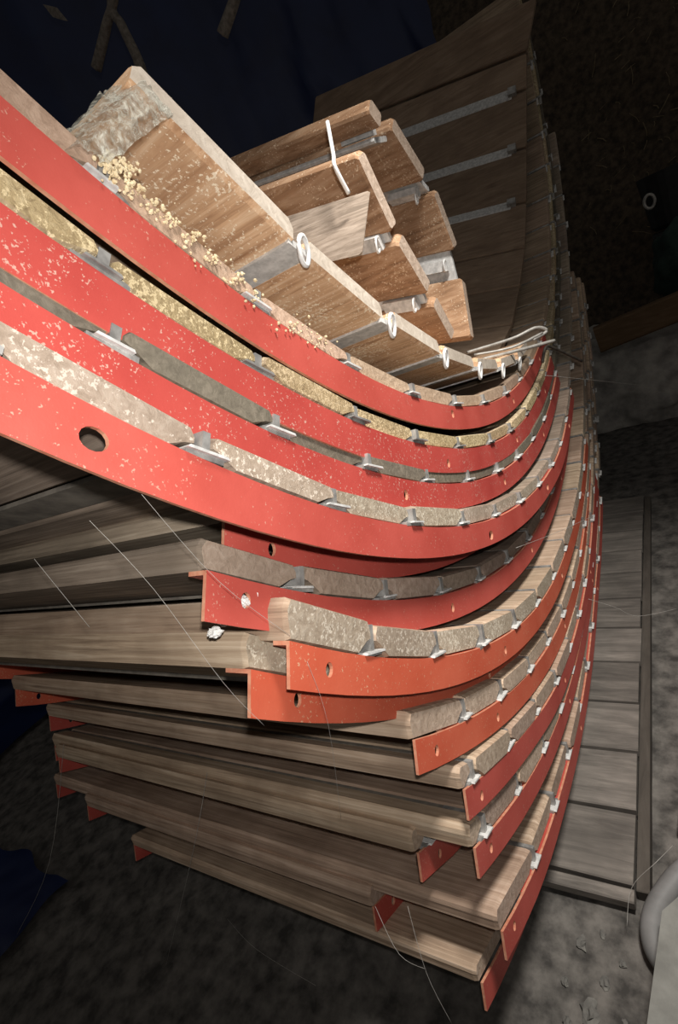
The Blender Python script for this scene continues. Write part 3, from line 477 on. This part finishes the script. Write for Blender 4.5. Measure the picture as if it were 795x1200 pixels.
# loose grey plank lying over the nearer mat
mb = MB(); plank(mb, SLAB[0], SLAB[1], DF, .62, .05, Vector((0, .8, .6)), 0, 0, (.8, .8, .82))
single(mb, 'plank', [W_GREY], 'short grey plank resting against the nearer curled slatted mat', 'plank')
def tall_panel():
    F = FPTS; r = root('curved_panel', F[-1], 'tall dim brown plank panel rising behind the curled mats to the top of the photo', 'panel')
    for i in range(len(F) - 1):
        a, b = Vector(F[i]), Vector(F[i + 1]); e = (b - a).normalized(); out = e.cross(DF)
        if out.y < 0: out = -out
        mb = MB(); plank(mb, a + e * .02, b - e * .02, DF, 3.45 if i else 3.3, .06, out, 0, 0, 1 + .12 * math.sin(i * 1.7))
        part(mb, 'board', [W_FAR], r)
        if i in (2, 3, 4):
            m2 = MB(); off = DF * .18 - out * .012
            plank(m2, a - e * .075 + off, a + e * .075 + off, DF, 3.1, .02, out, 0, 0); s = part(m2, 'joint_strip', [GALVW], r)
            m3 = MB(); ang = Matrix((DF, e, out)).transposed()
            m3.box(a + DF * .17 - out * .03, (.05, .05, .03), 0, ang); part(m3, 'bracket', GALV, s)
    return r
tall_panel()

# ------------------------------------------------------------------ floor, bank, ledge
def hgt(x, y, s=0): return noise.fractal(Vector((x * 2.2 + s, y * 2.2, s)), .8, 2.0, 5) * .04
def grid(xs, ys, f):
    mb = MB(); nx, ny = len(xs), len(ys)
    for y in ys:
        for x in xs: mb.v.append(f(x, y))
    for j in range(ny - 1):
        for i in range(nx - 1): mb.face((j * nx + i, j * nx + i + 1, (j + 1) * nx + i + 1, (j + 1) * nx + i))
    return mb
def lin(a, b, n): return [a + (b - a) * i / n for i in range(n + 1)]
GZ = -3.66
o = grid(lin(-14, 8, 260), lin(-6, 12, 220), lambda x, y: (x, y, GZ + hgt(x, y) * (0.35 if -2 < x < 0 else 1))).build('floor', EARTH, None, (0, 0, GZ), True); o['kind'] = 'structure'
def bank(x, y):
    t = (y - 12.5) / 6
    return (x, 13.6 + 3.0 * t + .35 * noise.noise(Vector((x * .9, y * .9, 2))), -3.7 + 14 * t + .3 * noise.noise(Vector((x, y * 2, 5))))
o = grid(lin(-4.5, 8, 110), lin(12.5, 18.5, 60), bank).build('wall_back', BANK, None, (0, 13, GZ), True); o['kind'] = 'structure'
def ledge(u, v):
    prof = [(11.2, -3.8), (11.15, -3.3), (11.25, -2.7), (11.4, -2.2), (11.8, -1.95), (13.4, -1.9)]
    i = min(int(v), 4); t = v - i; y = prof[i][0] * (1 - t) + prof[i + 1][0] * t; z = prof[i][1] * (1 - t) + prof[i + 1][1] * t
    n = noise.fractal(Vector((u * 1.2, v * .9, 3)), .9, 2, 5)
    return (u, y + .16 * n, z + .10 * n)
o = grid(lin(-2.6, 8, 90), lin(0, 5, 50), ledge).build('wall_ledge', LEDGE, None, (0, 11.3, GZ), True); o['kind'] = 'structure'
# straw in the bank
mb = MB(); g = random.Random(3)
for i in range(260):
    x = g.uniform(-1.2, 2.6); t = g.uniform(.22, .98); p = Vector(bank(x, 12.5 + 6 * t)) + Vector((0, -.03, 0))
    d = Vector((g.uniform(-1, 1), -.2 + g.uniform(-.3, .3), g.uniform(-1.2, .6))).normalized() * g.uniform(.04, .2)
    mb.tube([p - d, p + d * .1 + Vector((.02, 0, .01)), p + d], g.uniform(.004, .011), 4)
single(mb, 'straw', STRAWM, 'loose straw stuck in the dark earth bank behind the stack', 'straw', None, 'stuff')

# walkway of short boards on the floor
r = root('plank_walkway', (-.95, 2.04, GZ), 'narrow grey walkway of short cross boards on the floor right of the stack', 'walkway')
mb = MB(); g = random.Random(12); y = 2.04; i = 0
while y < 7.6:
    w = .5 if i else .11
    mb.box((-.98 + g.uniform(-.008, .008), y + w / 2, -3.575), (.33, w / 2 - .014, .035), 0, Matrix.Rotation(g.uniform(-.012, .012), 3, 'Z'), 1 + g.uniform(-.2, .2), .008)
    y += w; i += 1
part(mb, 'cross_boards', DECK, r)
for x in (-.61, -1.27):
    mb = MB(); mb.box((x, 4.9, -3.615), (.035, 2.75, .045), 0, None, 1, .006); part(mb, 'bearer', DECKR, r)
for x in (-.82, -1.12):
    mb = MB(); mb.box((x, 4.85, -3.635), (.03, 2.6, .022), 0); part(mb, 'bearer', DECKR, r)

# pale slab, pipe, post in the lower right corner
mb = MB(); e = Vector(SLABC[1]) - Vector(SLABC[0])
p = [(-.484, 1.95), (-.553, 1.42), (-.60, .8), (.3, .8), (.3, 2.25), (-.38, 2.08)]
mb.prism([(a, b, GZ - .02) for a, b in p], [(a, b, -3.36) for a, b in p], 0, 0, 0)
single(mb, 'concrete_slab', STONE, 'pale grey concrete slab lying on the floor in the lower right corner', 'slab')
pp = [(.1, 2.62), (-.2, 2.50), (-.34, 2.40), (-.43, 2.30), (-.50, 2.18), (-.55, 2.06), (-.565, 1.95), (-.545, 1.86), (-.50, 1.80)]
pts = []
for i in range(len(pp) - 1):
    p0, p1, p2, p3 = [Vector((*pp[max(0, min(len(pp) - 1, i + k))], -3.585)) for k in (-1, 0, 1, 2)]
    for k in range(5):
        t = k / 5
        pts.append(.5 * ((2 * p1) + (p2 - p0) * t + (2 * p0 - 5 * p1 + 4 * p2 - p3) * t * t + (3 * p1 - p0 - 3 * p2 + p3) * t ** 3))
mb = MB(); mb.tube(pts, .062, 18)
single(mb, 'pipe', PIPE, 'grey bent pipe curving round the pale slab at the lower right edge', 'pipe', smooth=True)
mb = MB(); mb.box((-.285, 3.0, -3.60), (.09, .42, .05), 0, Matrix.Rotation(-.10, 3, 'Z'), 1, .015)
single(mb, 'board', STONE, 'pale board lying at the right edge just beyond the grey pipe', 'board')
# rubble
for i, (x, y, q) in enumerate([(-.93, 1.82, .035), (-.80, 1.66, .03), (-.86, 1.5, .05), (-.72, 1.78, .02), (-.97, 1.42, .03), (-.78, 1.38, .025), (-.9, 1.25, .04), (-.7, 1.52, .018), (-1.0, 1.6, .024), (-.83, 1.9, .02)]):
    mb = MB(); mb.blob((x, y, GZ + q * .3), q * .8, 0, i, 2, .9, (1, 1.3, .6))
    single(mb, 'stone', RUBBLE, 'small grey stone on the floor before the near end of the walkway', 'stone', 'stones before the walkway')

# things on the ledge
mb = MB(); mb.box((.15, 11.42, -1.72), (1.35, .16, .24), 0, Matrix.Rotation(-.10, 3, 'Y') @ Matrix.Rotation(.06, 3, 'Z'), 1, .03)
single(mb, 'beam', BEAM, 'brown wooden beam lying along the grey ledge at the right', 'beam')
mb = MB(); mb.blob((.28, 12.1, -1.1), .56, 0, 4, 4, .35, (.75, .7, 1.25))
for v in range(len(mb.v)):
    q = mb.v[v]; mb.v[v] = Vector((q.x + .03 * math.sin(q.z * 14), q.y, q.z))
single(mb, 'sack', GREEN, 'dark green bulging sack on the ledge behind the brown beam', 'sack', smooth=True)
r = root('tub', (.35, 13.05, -.4), 'black tub with a small pale ring handle above the green sack', 'tub')
mb = MB(); rg = []
for t in (0, .08, .5, .95, 1):
    q = .46 + .12 * t - (.06 if t in (0,) else 0); rg.append([(.42 + q * math.cos(2 * PI * k / 28), 13.05 + q * .6 * math.sin(2 * PI * k / 28), -.45 + 1.0 * t) for k in range(28)])
mb.loft(rg, 0, 0, 0); part(mb, 'body', BLACK, r)
mb = MB(); mb.tube([(.0 + .085 * math.cos(a), 12.72, .12 + .12 * math.sin(a)) for a in [2 * PI * k / 18 for k in range(18)]], .028, 8, closed=True)
part(mb, 'ring_handle', WIRE, r, True)
mb = MB(); mb.box((.45, 13.05, -1.2), (.5, .30, .72), 0, None, 1, .05)
single(mb, 'crate', BLACK, 'black crate under the black tub, mostly hidden by the green sack', 'crate')

# tarpaulin hung behind and over the left side, its hem spread on the floor
path = [(-2.6, 12.75), (-4.2, 12.5), (-6.5, 11.6), (-9.2, 9.4), (-10.6, 6.2), (-11.0, 3.0), (-10.6, 0.0)]
def tarp(u, v):
    t = u * (len(path) - 1); i = min(int(t), len(path) - 2); w = t - i
    x = path[i][0] * (1 - w) + path[i + 1][0] * w; y = path[i][1] * (1 - w) + path[i + 1][1] * w
    c = Vector((-4, 4)); z = GZ + .06 + 17 * max(v, 0)
    n = noise.fractal(Vector((u * 9, v * 5, 1)), .8, 2, 4)
    pull = .55 * v * v
    if v < 0: x += (c.x - x) * (-v) * 1.2; y += (c.y - y) * (-v) * 1.2; z = GZ + .06 + .05 * (n + .6)
    x += (c.x - x) * pull; y += (c.y - y) * pull
    return (x + .22 * n, y + .25 * n * (1 if v > 0 else .2), z)
mb = grid(lin(0, 1, 90), [-.22, -.16, -.1, -.05] + lin(0, 1, 50), tarp)
single(mb, 'tarpaulin', TARP, 'dark blue tarpaulin hanging as a backdrop behind the stack', 'tarpaulin', smooth=True)
mb = grid(lin(-6.9, -5.35, 24), lin(.1, .95, 16), lambda x, y: (x + .12 * noise.noise(Vector((x, y * 3, 0))), y + .15 * noise.noise(Vector((x * 2, y, 4))), GZ + .075 + .05 * abs(noise.noise(Vector((x * 3, y * 3, 1))))))
single(mb, 'tarpaulin', TARP, 'small dark blue tarpaulin scrap on the floor at the left edge', 'tarpaulin', smooth=True)

# ------------------------------------------------------------------ small things
def curve(pts, r, name, mat, label, cat, group=None, n=6, seg=6, sag=0):
    P = [Vector(p) for p in pts]; out = []
    for i in range(len(P) - 1):
        p0 = P[max(i - 1, 0)]; p1 = P[i]; p2 = P[i + 1]; p3 = P[min(i + 2, len(P) - 1)]
        for k in range(seg):
            t = k / seg
            q = .5 * ((2 * p1) + (p2 - p0) * t + (2 * p0 - 5 * p1 + 4 * p2 - p3) * t * t + (3 * p1 - p0 - 3 * p2 + p3) * t ** 3)
            out.append(q)
    out.append(P[-1]); mb = MB(); rr = r
    if isinstance(r, tuple): rr = [r[0] + (r[1] - r[0]) * i / (len(out) - 1) for i in range(len(out))]
    mb.tube(out, rr, n); return single(mb, name, mat, label, cat, group, smooth=True)
for p, r, l in WEBS: curve(p, r * .22, 'cobweb', WEB, l, 'cobweb', 'cobweb strands', 5, 5)
for i, (p, q, sq, l) in enumerate(COC):
    mb = MB(); mb.blob(p, q, 0, i + 3, 3, .6, sq)
    mb.blob((p[0] + .01, p[1] + .03, p[2] + .006), q * .6, 0, i + 9, 2, .6)
    single(mb, 'cocoon', FLUFF, l, 'cocoon')
for p, r, l in WIRES: curve(p, r, 'wire', WIRE, l, 'wire', 'wires in the trough')
curve(CABLEP, .012, 'cable', CABLE, 'short dark cable bent over the red rib tips onto the grey boards', 'cable')
curve(STRINGP, .009, 'string', WHITE, 'thin white string draped over the top board of the nearer curled mat', 'string')
for (p, l) in zip(STICKS, ('left twig of the forked pair hanging before the blue tarpaulin', 'right twig of the forked pair hanging before the blue tarpaulin', 'lone twig hanging before the blue tarpaulin right of the fork')):
    curve(p, (.035, .06), 'twig', BARK, l, 'twig')
mb = MB(); a, b, c, d = [Vector(p) for p in LEAFP]; mb.prism([a, b, c, d], [q + Vector((.02, .03, -.01)) for q in (a, b, c, d)])
single(mb, 'leaf', BARK, 'dry leaf caught on the blue tarpaulin at the top left', 'leaf')
# sawdust crumbs on the top rib
mb = MB(); g = random.Random(2)
for i, p in enumerate(CRUMBS):
    mb.blob((p[0] - .006 + g.uniform(0, .012), p[1], p[2]), g.uniform(.002, .0065), 0, i, 1, .6)
single(mb, 'sawdust', SAWD, 'yellow sawdust crumbs clinging above the topmost red rib', 'sawdust', None, 'stuff')
# torn film over the end of the top board
c0, c1, c2, c3 = [Vector(p) for p in FILMC]
def film(u, v):
    p = (c0 * (1 - u) + c1 * u) * (1 - v) + (c3 * (1 - u) + c2 * u) * v
    n = noise.fractal(Vector((u * 5, v * 5, 2)), .8, 2, 4)
    rag = .03 * noise.noise(Vector((u * 9, v * 9, 7))) * (1 if v < .2 or u > .8 else .3)
    back = -.30 * max(0, .35 - v) - .25 * max(0, u - .75)
    return (p.x + .018 + .006 * n + .004 * math.sin(u * 31 + 4 * v) + back, p.y + rag, p.z + rag + .006 * n)
mb = grid(lin(0, 1, 40), lin(0, 1, 30), film)
single(mb, 'plastic_sheet', FILM, 'torn dusty plastic sheet draped over the upper end of the topmost brown board', 'plastic sheet', smooth=True)

# ------------------------------------------------------------------ camera and light
cd = bpy.data.cameras.new('camera'); cam = bpy.data.objects.new('camera', cd); COL.objects.link(cam)
R = Matrix(CAMR); rt, dn, fw = R.col[0], R.col[1], R.col[2]
m = Matrix((( rt[0], -dn[0], -fw[0], 0), (rt[1], -dn[1], -fw[1], 0), (rt[2], -dn[2], -fw[2], 0), (0, 0, 0, 1)))
cam.matrix_world = m
cd.sensor_fit = 'VERTICAL'; cd.sensor_height = 36; cd.sensor_width = 36; cd.lens = 602 / 1200 * 36
cd.clip_start = .02; cd.clip_end = 60
sc.camera = cam
def light(name, kind, loc, energy, color, size=.02, target=None, **kw):
    ld = bpy.data.lights.new(name, kind); ld.energy = energy; ld.color = color
    if kind == 'AREA': ld.shape = 'DISK'; ld.size = size
    else: ld.shadow_soft_size = size
    for k, v in kw.items(): setattr(ld, k, v)
    o = bpy.data.objects.new(name, ld); COL.objects.link(o); o.location = Vector(loc) * S
    if target: o.rotation_euler = (Vector(target) - Vector(loc)).to_track_quat('-Z', 'Y').to_euler()
    return o
up = -Vector(dn)
fl = up * .12 + Vector(rt) * .02 - Vector(fw) * .05
light('camera_flash', 'SPOT', fl, FLASH, (1, .97, .93), .012, Vector(fl) + Vector(fw) * 3 - Vector(rt) * .3, spot_size=math.radians(115), spot_blend=.8)
light('added_fill_lamp', 'SPOT', (1.1, 1.7, 3.6), FILL_LAMP, (1, .965, .91), .25, (-1.0, 3.0, -2.6), spot_size=math.radians(62), spot_blend=1.0)  # added fill from an unseen source, evens out the flash on the stack
w = bpy.data.worlds.new('shed_gloom'); sc.world = w; w.use_nodes = True
w.node_tree.nodes['Background'].inputs[0].default_value = (1, .96, .90, 1)
w.node_tree.nodes['Background'].inputs[1].default_value = AMB
vs = sc.view_settings; vs.view_transform = 'Standard'; vs.look = 'None'; vs.gamma = 1; vs.use_curve_mapping = False; vs.exposure = 0
